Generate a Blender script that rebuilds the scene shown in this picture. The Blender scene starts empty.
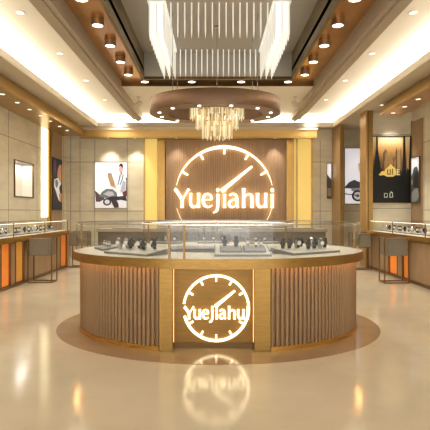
import bpy, bmesh, math, random
from mathutils import Vector, Matrix
random.seed(7)
S = bpy.context.scene
C = S.collection
PI = math.pi
F = 481.0; VX = 213.5; VY = 212.0; EYE = 1.5

def lin(c):
    return tuple(((v/12.92) if v <= 0.04045 else ((v+0.055)/1.055)**2.4) for v in c)

# ------------------------------------------------------------ materials
MATS = {}
def mat(name, col, rough=0.5, metal=0.0, var=0.0, scale=3.0, stretch=(1,1,1), emit=None, estr=0.0, ior=1.45, bump=0.0, coat=0.0):
    if name in MATS: return MATS[name]
    m = bpy.data.materials.new(name); m.use_nodes = True
    nt = m.node_tree; b = nt.nodes['Principled BSDF']
    c = lin(col) + (1,)
    b.inputs['Base Color'].default_value = c
    b.inputs['Roughness'].default_value = rough
    b.inputs['Metallic'].default_value = metal
    b.inputs['IOR'].default_value = ior
    b.inputs['Coat Weight'].default_value = coat
    if emit:
        b.inputs['Emission Color'].default_value = lin(emit) + (1,)
        b.inputs['Emission Strength'].default_value = estr
    if var > 0:
        tc = nt.nodes.new('ShaderNodeTexCoord'); mp = nt.nodes.new('ShaderNodeMapping')
        mp.inputs['Scale'].default_value = stretch
        n = nt.nodes.new('ShaderNodeTexNoise'); n.inputs['Scale'].default_value = scale
        n.inputs['Detail'].default_value = 6; n.inputs['Roughness'].default_value = 0.6
        r = nt.nodes.new('ShaderNodeValToRGB')
        r.color_ramp.elements[0].position = 0.3; r.color_ramp.elements[1].position = 0.7
        lo = tuple(max(0, v*(1-var)) for v in c[:3]) + (1,)
        hi = tuple(min(1, v*(1+var)) for v in c[:3]) + (1,)
        r.color_ramp.elements[0].color = lo; r.color_ramp.elements[1].color = hi
        nt.links.new(tc.outputs['Object'], mp.inputs['Vector'])
        nt.links.new(mp.outputs['Vector'], n.inputs['Vector'])
        nt.links.new(n.outputs['Fac'], r.inputs['Fac'])
        nt.links.new(r.outputs['Color'], b.inputs['Base Color'])
        if bump > 0:
            bp = nt.nodes.new('ShaderNodeBump'); bp.inputs['Strength'].default_value = bump
            bp.inputs['Distance'].default_value = 0.01
            nt.links.new(n.outputs['Fac'], bp.inputs['Height'])
            nt.links.new(bp.outputs['Normal'], b.inputs['Normal'])
    MATS[name] = m
    return m

def glass_mat():
    m = bpy.data.materials.new('clear_glass'); m.use_nodes = True
    nt = m.node_tree; nt.nodes.clear()
    o = nt.nodes.new('ShaderNodeOutputMaterial'); mx = nt.nodes.new('ShaderNodeMixShader')
    t = nt.nodes.new('ShaderNodeBsdfTransparent'); t.inputs['Color'].default_value = (.95,.955,.95,1)
    g = nt.nodes.new('ShaderNodeBsdfGlossy'); g.inputs['Roughness'].default_value = 0.02
    f = nt.nodes.new('ShaderNodeFresnel'); f.inputs['IOR'].default_value = 1.42
    # single-sided sheets: same reflectance from both faces
    geo = nt.nodes.new('ShaderNodeNewGeometry'); dot = nt.nodes.new('ShaderNodeVectorMath'); dot.operation = 'DOT_PRODUCT'
    ab = nt.nodes.new('ShaderNodeMath'); ab.operation = 'ABSOLUTE'
    inv = nt.nodes.new('ShaderNodeMath'); inv.operation = 'SUBTRACT'; inv.inputs[0].default_value = 1
    pw = nt.nodes.new('ShaderNodeMath'); pw.operation = 'POWER'; pw.inputs[1].default_value = 5
    ml = nt.nodes.new('ShaderNodeMath'); ml.operation = 'MULTIPLY_ADD'; ml.inputs[1].default_value = 0.72; ml.inputs[2].default_value = 0.06
    nt.nodes.remove(f)
    nt.links.new(geo.outputs['Normal'], dot.inputs[0]); nt.links.new(geo.outputs['Incoming'], dot.inputs[1])
    nt.links.new(dot.outputs['Value'], ab.inputs[0]); nt.links.new(ab.outputs[0], inv.inputs[1])
    nt.links.new(inv.outputs[0], pw.inputs[0]); nt.links.new(pw.outputs[0], ml.inputs[0])
    nt.links.new(ml.outputs[0], mx.inputs[0])
    nt.links.new(t.outputs[0], mx.inputs[1]); nt.links.new(g.outputs[0], mx.inputs[2])
    nt.links.new(mx.outputs[0], o.inputs['Surface'])
    MATS['clear_glass'] = m
    return m
GLASS = glass_mat()

M = dict(
  stone = mat('beige_stone', (.88,.84,.745), .35, var=.11, scale=1.6, stretch=(1,1,2.5)),
  seam  = mat('stone_seam', (.48,.42,.33), .7),
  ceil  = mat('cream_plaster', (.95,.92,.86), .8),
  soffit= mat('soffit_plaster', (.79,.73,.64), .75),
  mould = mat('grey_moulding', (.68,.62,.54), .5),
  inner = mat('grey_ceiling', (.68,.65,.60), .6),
  bronze= mat('bronze_mirror', (.80,.60,.38), .2, .7, var=.3, scale=1.2, stretch=(1,.6,1)),
  dbronze=mat('dark_bronze', (.42,.33,.20), .3, .8),
  olive = mat('brushed_olive_gold', (.46,.38,.24), .4, .35, var=.35, scale=2, stretch=(.4,.4,3)),
  gold  = mat('brushed_gold', (.70,.56,.32), .28, .85, var=.12, scale=6, stretch=(1,1,8)),
  goldc = mat('gold_cove', (.78,.65,.41), .35, .55, var=.08, scale=3, stretch=(1,.4,4)),
  lip   = mat('gold_edge', (.84,.66,.34), .25, .9),
  ring  = mat('brown_bronze', (.45,.345,.26), .38, .45, var=.1, scale=2),
  wood  = mat('walnut_slats', (.70,.57,.45), .5, var=.2, scale=3, stretch=(14,1,.35)),
  agold = mat('amber_gold', (.60,.47,.25), .3, .8, var=.15, scale=5, stretch=(1,1,8)),
  flute = mat('taupe_flute', (.56,.445,.32), .38, .25),
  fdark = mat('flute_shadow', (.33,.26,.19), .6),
  cab   = mat('taupe_cabinet', (.66,.55,.43), .4, .2, var=.12, scale=2, stretch=(3,3,.6)),
  cabg  = mat('grey_brown_cabinet', (.40,.365,.31), .4, .1, var=.1, scale=2),
  cabd  = mat('dark_cabinet', (.33,.29,.25), .5),
  deck  = mat('cream_deck', (.97,.95,.89), .4),
  tray  = mat('grey_tray', (.50,.49,.46), .5),
  pad   = mat('white_pad', (.93,.92,.88), .6),
  gpad  = mat('grey_pad', (.72,.72,.70), .6),
  uph   = mat('taupe_leather', (.50,.465,.40), .5, var=.1, scale=20, bump=.1),
  frame = mat('bronze_frame', (.52,.40,.25), .3, .8),
  steel = mat('steel', (.72,.72,.72), .2, 1),
  dsteel= mat('dark_steel', (.34,.33,.32), .25, .9),
  ilip  = mat('island_gold_edge', (.60,.47,.26), .32, .8, var=.15, scale=4, stretch=(2,2,8)),
  panel = mat('sign_panel_gold', (.52,.39,.20), .34, .7, var=.15, scale=5, stretch=(1,1,8)),
  black = mat('black_strap', (.09,.09,.09), .4),
  brown = mat('brown_strap', (.25,.17,.12), .5),
  dial  = mat('white_dial', (.9,.9,.88), .3),
  ddial = mat('dark_dial', (.06,.07,.09), .2),
  floorD= mat('inlay_stone', (.60,.50,.38), .13, var=.12, scale=1.3, ior=1.7),
  yellow= mat('glowing_pillar', (.93,.80,.45), .5, 0, emit=(1.0,.86,.50), estr=.4),
  strip = mat('glowing_strip', (1,.97,.85), .5, 0, emit=(1.0,.96,.80), estr=1.6),
  orange= mat('backlit_amber', (.88,.55,.24), .4, 0, var=.15, scale=3, emit=(1,.52,.18), estr=.22),
  amber = mat('backlit_gold', (.86,.62,.28), .4, 0, var=.15, scale=3, emit=(1,.70,.28), estr=.12),
  led   = mat('warm_led', (1,.8,.5), .5, emit=(1,.72,.40), estr=9),
  sign  = mat('sign_light', (1,.95,.85), .5, emit=(1,.92,.74), estr=2.4),
  oled  = mat('orange_led', (1,.8,.5), .5, emit=(1,.74,.45), estr=16),
  wled  = mat('added_white_led', (1,.95,.9), .5, emit=(1,.95,.86), estr=5),
  iled  = mat('added_case_led', (1,.95,.9), .5, emit=(1,.95,.86), estr=3),
  dlens = mat('dim_lens', (1,1,1), .5, emit=(1,.97,.9), estr=1.6),
  colw  = mat('column_bronze_wood', (.72,.585,.40), .35, .35, var=.1, scale=3, stretch=(6,6,.4)),
  soft  = mat('soft_led', (1,.8,.5), .5, emit=(1,.78,.42), estr=3),
  lens  = mat('lamp_lens', (1,1,1), .5, emit=(1,.97,.9), estr=5),
  trimw = mat('white_bezel', (.82,.78,.72), .4),
  cylb  = mat('cylinder_body', (.70,.55,.40), .35, .5),
  acry  = mat('acrylic_white', (.97,.97,.95), .3, emit=(1,.99,.95), estr=.3),
  cryA  = mat('crystal_glow_cream', (.93,.90,.80), .12, emit=(1,.95,.82), estr=.32),  # opaque drops: painted glow in both shades stands in for light through glass
  cryB  = mat('crystal_glow_amber', (.80,.72,.50), .12, emit=(1,.90,.70), estr=.15),
  niche = mat('niche_white', (.93,.91,.86), .6),
)
def floor_mat():
    m = mat('polished_stone', (.82,.765,.66), .13, var=.12, scale=.7, ior=1.75)
    return m
M['floor'] = floor_mat()

# ------------------------------------------------------------ mesh builder
class MB:
    def __init__(s): s.v=[]; s.f=[]; s.m=[]; s.mats=[]
    def mi(s, m):
        if m not in s.mats: s.mats.append(m)
        return s.mats.index(m)
    def poly(s, pts, m):
        n=len(s.v); s.v += [tuple(p) for p in pts]; s.f.append(tuple(range(n,n+len(pts)))); s.m.append(s.mi(m))
    def box(s, x0,x1,y0,y1,z0,z1, m, mtx=None):
        n=len(s.v)
        p=[(x0,y0,z0),(x1,y0,z0),(x1,y1,z0),(x0,y1,z0),(x0,y0,z1),(x1,y0,z1),(x1,y1,z1),(x0,y1,z1)]
        if mtx: p=[tuple(mtx@Vector(q)) for q in p]
        s.v+=p; k=s.mi(m)
        for f in ((0,3,2,1),(4,5,6,7),(0,1,5,4),(1,2,6,5),(2,3,7,6),(3,0,4,7)):
            s.f.append(tuple(n+i for i in f)); s.m.append(k)
        return s
    def prism(s, outline, z0, z1, m, axis='z', off=0):
        """outline: list of 2-D points (CCW seen from +axis)."""
        n=len(s.v); k=len(outline)
        def P(a,b,c):
            if axis=='z': return (a,b,c)
            if axis=='y': return (a,c,b)
            return (c,a,b)
        s.v += [P(a,b,z0) for a,b in outline] + [P(a,b,z1) for a,b in outline]
        q=s.mi(m)
        s.f.append(tuple(n+i for i in reversed(range(k)))); s.m.append(q)
        s.f.append(tuple(n+k+i for i in range(k))); s.m.append(q)
        for i in range(k):
            j=(i+1)%k
            s.f.append((n+i,n+j,n+k+j,n+k+i)); s.m.append(q)
        return s
    def cyl(s, c, r, z0, z1, m, seg=20, r2=None):
        r2 = r if r2 is None else r2
        n=len(s.v); q=s.mi(m)
        for rr,z in ((r,z0),(r2,z1)):
            s.v += [(c[0]+rr*math.cos(2*PI*i/seg), c[1]+rr*math.sin(2*PI*i/seg), z) for i in range(seg)]
        s.f.append(tuple(n+i for i in reversed(range(seg)))); s.m.append(q)
        s.f.append(tuple(n+seg+i for i in range(seg))); s.m.append(q)
        for i in range(seg):
            j=(i+1)%seg; s.f.append((n+i,n+j,n+seg+j,n+seg+i)); s.m.append(q)
        return s
    def loft(s, rings, m, closed=True, cap=False):
        """rings: list of lists of 3-D points, equal length"""
        n=len(s.v); k=len(rings[0]); q=s.mi(m)
        for r in rings: s.v += [tuple(p) for p in r]
        for a in range(len(rings)-1):
            for i in range(k if closed else k-1):
                j=(i+1)%k
                s.f.append((n+a*k+i, n+a*k+j, n+(a+1)*k+j, n+(a+1)*k+i)); s.m.append(q)
        if cap:
            s.f.append(tuple(n+i for i in reversed(range(k)))); s.m.append(q)
            b=n+(len(rings)-1)*k
            s.f.append(tuple(b+i for i in range(k))); s.m.append(q)
        return s
    def tube(s, pts, r, m, seg=8, closed=False):
        pts=[Vector(p) for p in pts]; rings=[]
        N=len(pts)
        for i,p in enumerate(pts):
            a=pts[i-1] if (i>0 or closed) else p
            b=pts[(i+1)%N] if (i<N-1 or closed) else p
            d=(b-a).normalized()
            u=d.cross(Vector((0,0,1)))
            if u.length<1e-3: u=d.cross(Vector((1,0,0)))
            u.normalize(); w=d.cross(u)
            rings.append([p+u*r*math.cos(2*PI*t/seg)+w*r*math.sin(2*PI*t/seg) for t in range(seg)])
        if closed: rings.append(rings[0]); s.loft(rings,m)
        else: s.loft(rings,m,cap=True)
        return s
    def mesh(s, name):
        me=bpy.data.meshes.new(name); me.from_pydata(s.v,[],s.f)
        for m in s.mats: me.materials.append(m)
        me.polygons.foreach_set('material_index', s.m)
        bm=bmesh.new(); bm.from_mesh(me)
        bmesh.ops.recalc_face_normals(bm, faces=bm.faces); bm.to_mesh(me); bm.free()
        me.update(); return me
    def build(s, name, parent=None, bevel=0, smooth=False):
        o=bpy.data.objects.new(name, s.mesh(name)); C.objects.link(o)
        if parent: o.parent=parent
        if bevel:
            b=o.modifiers.new('bevel','BEVEL'); b.width=bevel; b.segments=3; b.limit_method='ANGLE'
        if smooth:
            for p in o.data.polygons: p.use_smooth=True
            try: o.data.set_sharp_from_angle(angle=0.7)
            except Exception: pass
        return o

def tag(o, label, cat, group=None, kind=None):
    if label: o['label']=label
    if cat: o['category']=cat
    if group: o['group']=group
    if kind: o['kind']=kind
    return o
def thing(name, label, cat, loc=(0,0,0), rz=0, group=None):
    o=bpy.data.objects.new(name,None); C.objects.link(o); o.location=loc; o.rotation_euler=(0,0,rz)
    o.empty_display_size=.1
    return tag(o,label,cat,group)
def struct(name, mb, label=None):
    o=mb.build(name); o['kind']='structure'
    if label: o['label']=label
    return o
def dup(root, loc=None, rot=None, label=None, group=None, parent=None):
    r=root.copy(); C.objects.link(r)
    if parent: r.parent=parent
    if loc is not None: r.location=loc
    if rot is not None: r.rotation_euler=rot
    if label: r['label']=label
    if group: r['group']=group
    for ch in list(root.children):
        dup(ch, parent=r)
    return r
def lamp(kind, name, loc, energy, col=(1,.88,.7), parent=None, rot=(0,0,0), **kw):
    l=bpy.data.lights.new(name,kind); l.energy=energy; l.color=col
    for k,v in kw.items(): setattr(l,k,v)
    o=bpy.data.objects.new(name,l); C.objects.link(o); o.location=loc; o.rotation_euler=rot
    if parent: o.parent=parent
    return o
ORD=['nearest','second','third','fourth','fifth','sixth','seventh','eighth','ninth','tenth','eleventh','twelfth','thirteenth','fourteenth','fifteenth','sixteenth']

# ============================================================ ROOM SHELL
XL=-4.9; XR=5.45; ZB=16.0; Z0=-1.5      # side walls, back wall, front edge
ml=MB(); ml.box(XL-.15,XR+.15,Z0,ZB+.15,-.12,0,M['floor']); struct('floor',ml)
# oval darker stone inlay around the island
EC=(.06,6.55); EA=1.835; EB=1.45
def ell(a,b,n=160,c=EC,t0=0,t1=2*PI): return [(c[0]+a*math.cos(t0+(t1-t0)*i/n), c[1]+b*math.sin(t0+(t1-t0)*i/n)) for i in range(n)]
mb=MB(); mb.prism([(x,y) for x,y in ell(2.12,1.84,96,(0.06,6.55))],0.0,.004,M['floorD']); struct('trim_1',mb,'oval darker stone inlay in the floor around the island')

# left wall with stone seams
def seam_y(mb,x,y0,y1,z,side): mb.box(min(x,x+side*.003),max(x,x+side*.003),y0,y1,z-.006,z+.006,M['seam'])
mb=MB()
Y0n,Y1n=11.8,13.05; Zn0,Zn1=1.87,2.8      # niche opening
mb.box(XL-.35,XL,Z0,Y0n,0,4.24,M['stone']); mb.box(XL-.35,XL,Y1n,ZB,0,4.24,M['stone'])
mb.box(XL-.35,XL,Y0n,Y1n,0,Zn0,M['stone']); mb.box(XL-.35,XL,Y0n,Y1n,Zn1,4.24,M['stone'])
mb.box(XL-.35,XL-.3,Y0n,Y1n,Zn0,Zn1,M['niche'])
for z in (1.55,3.3):
    seam_y(mb,XL,Z0,ZB,z,1)
for y in (8.2,10.3,11.5,13.35,15.7):
    mb.box(XL,XL+.003,y-.006,y+.006,0,4.0,M['seam'])
struct('wall_left',mb)
mb=MB(); mb.box(XR,XR+.15,Z0,ZB,0,4.24,M['stone'])
for y in (9.0,11.0,12.45): mb.box(XR-.003,XR,y-.006,y+.006,0,4.0,M['seam'])
for z in (1.55,3.3): seam_y(mb,XR,Z0,13,z,-1)
struct('wall_right',mb)
# back wall
mb=MB(); mb.box(XL-.35,XR+.15,ZB,ZB+.15,0,5.2,M['stone'])
def seam_x(x0,x1,z): mb.box(x0,x1,ZB-.003,ZB,z-.007,z+.007,M['seam'])
def seam_v(x,z0,z1): mb.box(x-.007,x+.007,ZB-.003,ZB,z0,z1,M['seam'])
for z in (1.53,3.16): seam_x(XL,-2.35,z); seam_x(3.3,XR,z)
for x in (-4.44,-3.95,-2.87): seam_v(x,0,3.9)
for x in (-4.75,): seam_v(x,0,4.1)
seam_v(3.55,0,3.9)
struct('wall_back',mb)
# slatted wood feature panel behind the sign
mb=MB(); x=-1.58; 
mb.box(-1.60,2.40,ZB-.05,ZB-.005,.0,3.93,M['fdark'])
while x<2.36:
    mb.box(x,x+.068,ZB-.085,ZB-.05,.0,3.93,M['wood']); x+=.075
struct('trim_2',mb,'slatted walnut panel on the back wall behind the big illuminated sign')
mb=MB()
for a,b in ((-1.81,-1.60),(2.40,2.60)): mb.box(a,b,ZB-.16,ZB,0,3.95,M['gold'])
mb.box(-1.6,2.4,ZB-.12,ZB,3.86,3.95,M['gold'])
struct('trim_3',mb,'brushed gold frame around the slatted panel on the back wall')
mb=MB(); mb.box(-2.31,-1.81,ZB-.1,ZB,0,3.95,M['yellow'])
for x in (-2.31,-1.86): mb.box(x,x+.05,ZB-.13,ZB-.1,0,3.95,M['goldc'])
struct('trim_4',mb,'glowing yellow pillar left of the slatted panel')
mb=MB(); mb.box(2.60,3.28,ZB-.1,ZB,0,3.95,M['yellow'])
for x in (2.60,2.72,3.22): mb.box(x,x+.06,ZB-.13,ZB-.1,0,3.95,M['goldc'])
struct('trim_5',mb,'glowing yellow pillar right of the slatted panel')
# glowing slot and wood panel in the left wall
mb=MB(); mb.box(XL,XL+.03,13.68,14.14,1.35,4.0,M['strip']); struct('trim_6',mb,'bright vertical light slot in the left wall')
mb=MB(); mb.box(XL,XL+.04,14.40,15.45,0,3.95,M['cab']); mb.box(XL,XL+.06,14.16,14.2,0,3.95,M['goldc']); mb.box(XL,XL+.06,14.35,14.40,0,3.95,M['gold']); struct('trim_7',mb,'taupe wood panel on the left wall behind the portrait')
# niche frame
# right-hand piers
mb=MB(); mb.box(4.20,XR,13.2,13.5,0,4.24,M['stone'])
mb.box(4.30,4.34,13.17,13.2,0,4.2,M['gold']); mb.box(5.42,5.45,13.15,13.2,0,4.0,M['gold'])
for z in (1.6,3.62): mb.box(4.34,5.42,13.197,13.2,z-.006,z+.006,M['seam'])
struct('wall_pier',mb,'stone pier wall behind the black skyline poster')
mb=MB(); mb.box(4.11,4.16,12.98,13.5,0,4.24,M['colw']); mb.box(4.16,4.19,13.0,13.5,0,4.24,M['dbronze']); mb.box(4.19,4.30,12.98,13.5,0,4.24,M['gold'])
struct('trim_8',mb,'gold column at the corner of the pier beside the skyline poster')
mb=MB(); mb.box(3.94,3.97,15.0,ZB,0,4.24,M['colw']); mb.box(3.97,3.99,15.02,ZB,0,4.24,M['dbronze']); mb.box(3.99,4.07,15.0,ZB,0,4.24,M['gold'])
struct('trim_9',mb,'gold column against the back wall on the right')
mb=MB(); mb.box(XR-.04,XR,12.5,13.14,0,3.95,M['cab']); struct('trim_10',mb,'brown panel on the right wall behind the narrow portrait')

# perimeter soffit (h 4.24), left, right, back
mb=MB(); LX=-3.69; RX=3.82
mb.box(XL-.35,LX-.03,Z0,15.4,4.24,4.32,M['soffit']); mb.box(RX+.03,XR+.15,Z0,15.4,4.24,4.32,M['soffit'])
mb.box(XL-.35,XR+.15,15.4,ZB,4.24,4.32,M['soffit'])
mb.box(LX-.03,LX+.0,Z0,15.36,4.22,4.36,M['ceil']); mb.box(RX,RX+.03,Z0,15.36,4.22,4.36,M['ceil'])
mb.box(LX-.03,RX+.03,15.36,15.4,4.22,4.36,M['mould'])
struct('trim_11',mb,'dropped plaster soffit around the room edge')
# back gold beam
mb=MB(); mb.box(-4.28,3.32,15.42,15.75,3.9,4.24,M['goldc']); mb.box(-4.30,3.34,15.38,15.42,4.13,4.24,M['soffit']); mb.box(-4.29,3.33,15.39,15.42,3.87,3.91,M['gold'])
struct('trim_12',mb,'gold beam across the back wall')
# gold light box left (curved fascia) and right
def gbox(name,sx,xin,xtop,xwall,y0,y1,label,under):
    mb=MB(); n=8; prof=[]
    for i in range(n+1):
        a=i/n*PI/2
        prof.append((xtop+(xin-xtop)*math.sin(a), 4.24-.29*(1-math.cos(a))*1.0))
    prof=[(xtop,4.24)]+[(xtop+(xin-xtop)*math.sin(i/n*PI/2), 4.24-.26*i/n) for i in range(1,n+1)]+[(xin,3.95)]
    rings=[[(x,y,z) for x,z in prof] for y in (y0,y1)]
    mb.loft(rings,M['goldc'],closed=False)
    end=prof+[(xwall,3.95),(xwall,4.24)]
    mb.poly([(x,y1-.001 if y1<14.5 else y1,z) for x,z in end],M['goldc'])
    mb.box(min(xin,xwall),max(xin,xwall),y0,y1,3.93,3.95,under)
    return struct(name,mb,label)
gbox('trim_13',-1,-4.14,-4.22,XL,Z0,15.4,'curved gold light box along the left wall',M['gold'])
gbox('trim_14',1,4.20,4.33,4.72,Z0,12.1,'curved gold light box along the right wall',M['cylb'])

# ceiling: upper cream field, recess
mb=MB(); CX=.1
mb.box(-4.3,CX-2.48,Z0,ZB,4.6,4.7,M['ceil']); mb.box(CX+2.48,4.5,Z0,ZB,4.6,4.7,M['ceil'])
mb.box(CX-2.5,CX+2.5,11.85,ZB,4.6,4.7,M['ceil'])
mb.box(-4.35,-4.3,Z0,ZB,4.3,4.7,M['ceil']); mb.box(4.5,4.55,Z0,ZB,4.3,4.7,M['ceil'])
# channel top (bronze) and inner ceiling
mb.box(CX-2.48,CX-1.69,Z0,11.85,4.7,4.8,M['bronze']); mb.box(CX+1.69,CX+2.48,Z0,11.85,4.7,4.8,M['bronze'])
mb.box(CX-1.69,CX+1.69,11.05,11.85,4.7,4.8,M['dbronze'])
mb.box(CX-2.5,CX+2.5,11.83,11.87,4.6,4.8,M['dbronze'])
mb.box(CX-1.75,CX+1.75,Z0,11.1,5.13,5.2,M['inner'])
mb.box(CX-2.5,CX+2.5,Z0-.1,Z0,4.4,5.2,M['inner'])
struct('ceiling',mb)
mb=MB()
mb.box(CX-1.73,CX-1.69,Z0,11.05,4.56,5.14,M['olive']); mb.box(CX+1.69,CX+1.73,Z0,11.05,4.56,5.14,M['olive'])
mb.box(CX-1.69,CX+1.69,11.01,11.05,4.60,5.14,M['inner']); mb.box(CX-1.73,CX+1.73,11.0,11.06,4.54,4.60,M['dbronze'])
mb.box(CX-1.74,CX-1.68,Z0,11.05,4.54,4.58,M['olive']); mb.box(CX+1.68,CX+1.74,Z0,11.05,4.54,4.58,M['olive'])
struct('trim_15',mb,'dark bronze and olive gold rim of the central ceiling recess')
mb=MB()
for s in (-1,1):
    for a,b,z in ((2.36,2.44,4.42),(2.44,2.52,4.38),(2.52,2.66,4.43)):
        x0,x1=sorted((CX+s*a,CX+s*b)); mb.box(x0,x1,Z0,15.3,z,4.9 if a<2.4 else 4.62,M['mould'])
struct('trim_16',mb,'stepped grey mouldings beside the ceiling recess')

# cove light (real strips lying on the soffit)
COV=(1,.95,.86)
for x,s in ((-3.98,1),(4.12,-1)):
    lamp('AREA','cove_lamp',(x,7.0,4.36),440,COV,rot=(PI,0,0),shape='RECTANGLE',size=.12,size_y=16.5)
lamp('AREA','cove_lamp',(.05,15.75,4.38),170,COV,rot=(PI,0,0),shape='RECTANGLE',size=7.6,size_y=.12)

# ============================================================ GLYPHS
def stroke(mb, pts, ws, y0, y1, m, sub=6, tf=None):
    """ribbon with variable width along a smooth path in the XZ plane, extruded y0..y1"""
    P=[Vector((a,b)) for a,b in pts]
    if len(P)>2:
        Q=[];W=[]
        for i in range(len(P)-1):
            p0=P[max(i-1,0)];p1=P[i];p2=P[i+1];p3=P[min(i+2,len(P)-1)]
            for k in range(sub):
                t=k/sub
                Q.append(.5*((2*p1)+(-p0+p2)*t+(2*p0-5*p1+4*p2-p3)*t*t+(-p0+3*p1-3*p2+p3)*t**3))
                W.append(ws[i]*(1-t)+ws[i+1]*t)
        Q.append(P[-1]);W.append(ws[-1])
    else: Q=P;W=list(ws)
    rings=[]
    for i,q in enumerate(Q):
        a=Q[max(i-1,0)];b=Q[min(i+1,len(Q)-1)]; d=(b-a).normalized(); n=Vector((-d.y,d.x))*W[i]/2
        l=tf(q+n); r=tf(q-n)
        rings.append([(l[0],y0,l[1]),(r[0],y0,r[1]),(r[0],y1,r[1]),(l[0],y1,l[1])])
    mb.loft(rings,m,cap=True)
def stem(x,a,b,w=9,f=13): # flared stem
    h=b-a; e=min(14,h*.2); return ([(x,a),(x,a+e),(x,(a+b)/2),(x,b-e),(x,b)],[f,w,w*.92,w,f])
def dot(x,y,r=6): return ([(x-.01,y-r),(x,y-r*.7),(x,y),(x,y+r*.7),(x,y+r)],[r*.6,r*1.6,r*2,r*1.6,r*.6])
GL=[ # letters of the shop name as strokes (units: 1/7.17 px)
 ('letter',[([(34,133),(46,124),(66,93),(86,60)],[30,25,25,22]), ([(138,134),(126,122),(108,90),(90,62)],[24,14,12,14]), stem(87,0,68,24,32)]),
 ('letter',[([(148,105),(148,85),(148,32),(160,9),(178,7),(194,17),(203,34)],[30,23,23,22,16,12,9]), stem(205,0,105,23,30)]),
 ('letter',[([(234,56),(260,57),(296,59)],[9,9,9]), ([(300,58),(294,86),(270,100),(246,86),(238,52),(248,18),(274,5),(304,18)],[15,18,14,20,25,22,16,8])]),
 ('letter',[([(343,98),(343,88),(343,42),(341,-2),(331,-24),(309,-36)],[32,24,24,23,19,8]), dot(343,127,13)]),
 ('letter',[stem(391,0,98,24,31), dot(391,127,13)]),
 ('letter',[([(425,88),(446,100),(470,94),(480,68),(480,18),(492,2)],[14,16,18,23,24,14]), ([(478,62),(448,56),(427,40),(426,18),(443,5),(464,10),(478,24)],[11,16,20,21,16,12,9])]),
 ('letter',[stem(528,0,140,25,31), ([(534,76),(552,94),(572,97),(586,82),(588,42),(588,0)],[9,13,19,24,24,31])]),
 ('letter',[([(628,105),(628,85),(628,32),(640,9),(658,7),(675,17),(684,34)],[30,23,23,22,16,12,9]), stem(686,0,105,23,30)]),
 ('letter',[stem(733,0,98,24,31), dot(733,127,13)]),
]
def lettering(parent, cx, zbase, unit, y0, y1, bold=1.0):
    tf=lambda q:(cx+(q[0]-388.0)*unit, zbase+q[1]*unit)
    for nm,strokes in GL:
        mb=MB()
        for k,(p,w) in enumerate(strokes):
            stroke(mb,p,[v*bold for v in w],y0,y1,M['sign'],tf=tf)
        mb.build(nm,parent)
def arc(mb,c,r,a0,a1,w0,w1,y0,y1,m,n=48):
    """a in radians; width goes w0->w1"""
    rings=[]
    for i in range(n+1):
        t=i/n; a=a0+(a1-a0)*t; w=w0+(w1-w0)*t
        ro=r+w/2; ri=r-w/2
        rings.append([(c[0]+ro*math.cos(a),y0,c[1]+ro*math.sin(a)),(c[0]+ri*math.cos(a),y0,c[1]+ri*math.sin(a)),
                      (c[0]+ri*math.cos(a),y1,c[1]+ri*math.sin(a)),(c[0]+ro*math.cos(a),y1,c[1]+ro*math.sin(a))])
    mb.loft(rings,m,cap=True)

# big sign on the back wall
D=15.85; pu=D/F
sg=thing('wall_sign','large illuminated clock and lettering sign on the slatted back wall','sign',((224.3-VX)*pu,ZB-.09,EYE))
sc_=(0,(VY-196)*pu); R_=49*pu
ya,yb=-.085,-.03
mb=MB()
arc(mb,sc_,R_,PI/2,PI*.93,3.1*pu,.15*pu,ya,yb,M['sign']); arc(mb,sc_,R_,PI/2,PI*.07,3.1*pu,.15*pu,ya,yb,M['sign'])
mb.build('clock_arc',sg)
mb=MB(); arc(mb,sc_,R_,PI*1.08,PI*1.2,.14*pu,.08*pu,ya,yb,M['sign']); mb.build('clock_arc',sg)
mb=MB(); arc(mb,sc_,R_,-PI*.08,-PI*.2,.14*pu,.08*pu,ya,yb,M['sign']); mb.build('clock_arc',sg)
def tick(c,r0,r1,a,w,y0,y1,parent,sy=1):
    mb=MB(); d=(math.cos(a),math.sin(a)); n=(-d[1],d[0])
    pts=[(c[0]+d[0]*r+n[0]*s*w/2, c[1]+(d[1]*r+n[1]*s*w/2)*sy) for r,s in ((r0,-1),(r1,-1),(r1,1),(r0,1))]
    rings=[[(p[0],y,p[1]) for p in pts] for y in (y0,y1)]
    mb.loft(rings,M['sign'],cap=True); mb.build('clock_tick',parent)
for k,a in enumerate((30,60,90,120,150)): tick(sc_,R_-7*pu,R_+.5*pu,math.radians(a),1.7*pu,ya,yb,sg)
def hand(parent,x0,z0,x1,z1,w0,w1,y0,y1):
    mb=MB(); stroke(mb,[(x0,z0),((x0+x1)/2,(z0+z1)/2),(x1,z1)],[w0,(w0+w1)/2,w1],y0,y1,M['sign'],tf=lambda q:(q[0],q[1])); mb.build('clock_hand',parent)
px=lambda x:(x-224.3)*pu
pz=lambda y:(VY-y)*pu
hand(sg,px(221.5),pz(191),px(252),pz(166.5),3.9*pu,1.8*pu,ya-.01,yb)
lettering(sg,(224.1-224.3)*pu,pz(207.8),pu/7.167,ya-.012,yb,.8)
for x,z in ((-1.4,.25),(-.9,.3),(-.1,.3),(.5,.3),(1.2,.3),(0,R_+sc_[1])): mb=MB(); mb.box(x-.01,x+.01,yb-.002,.005,z-.01,z+.01,M['steel']); mb.build('standoff_pin',sg)

# ============================================================ ISLAND COUNTER
isl=thing('island_display_counter','large oval fluted counter with gold edge and glass case in the shop centre','counter',(EC[0],EC[1],0))
def ept(a,b,t): return (a*math.cos(t), b*math.sin(t))
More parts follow.
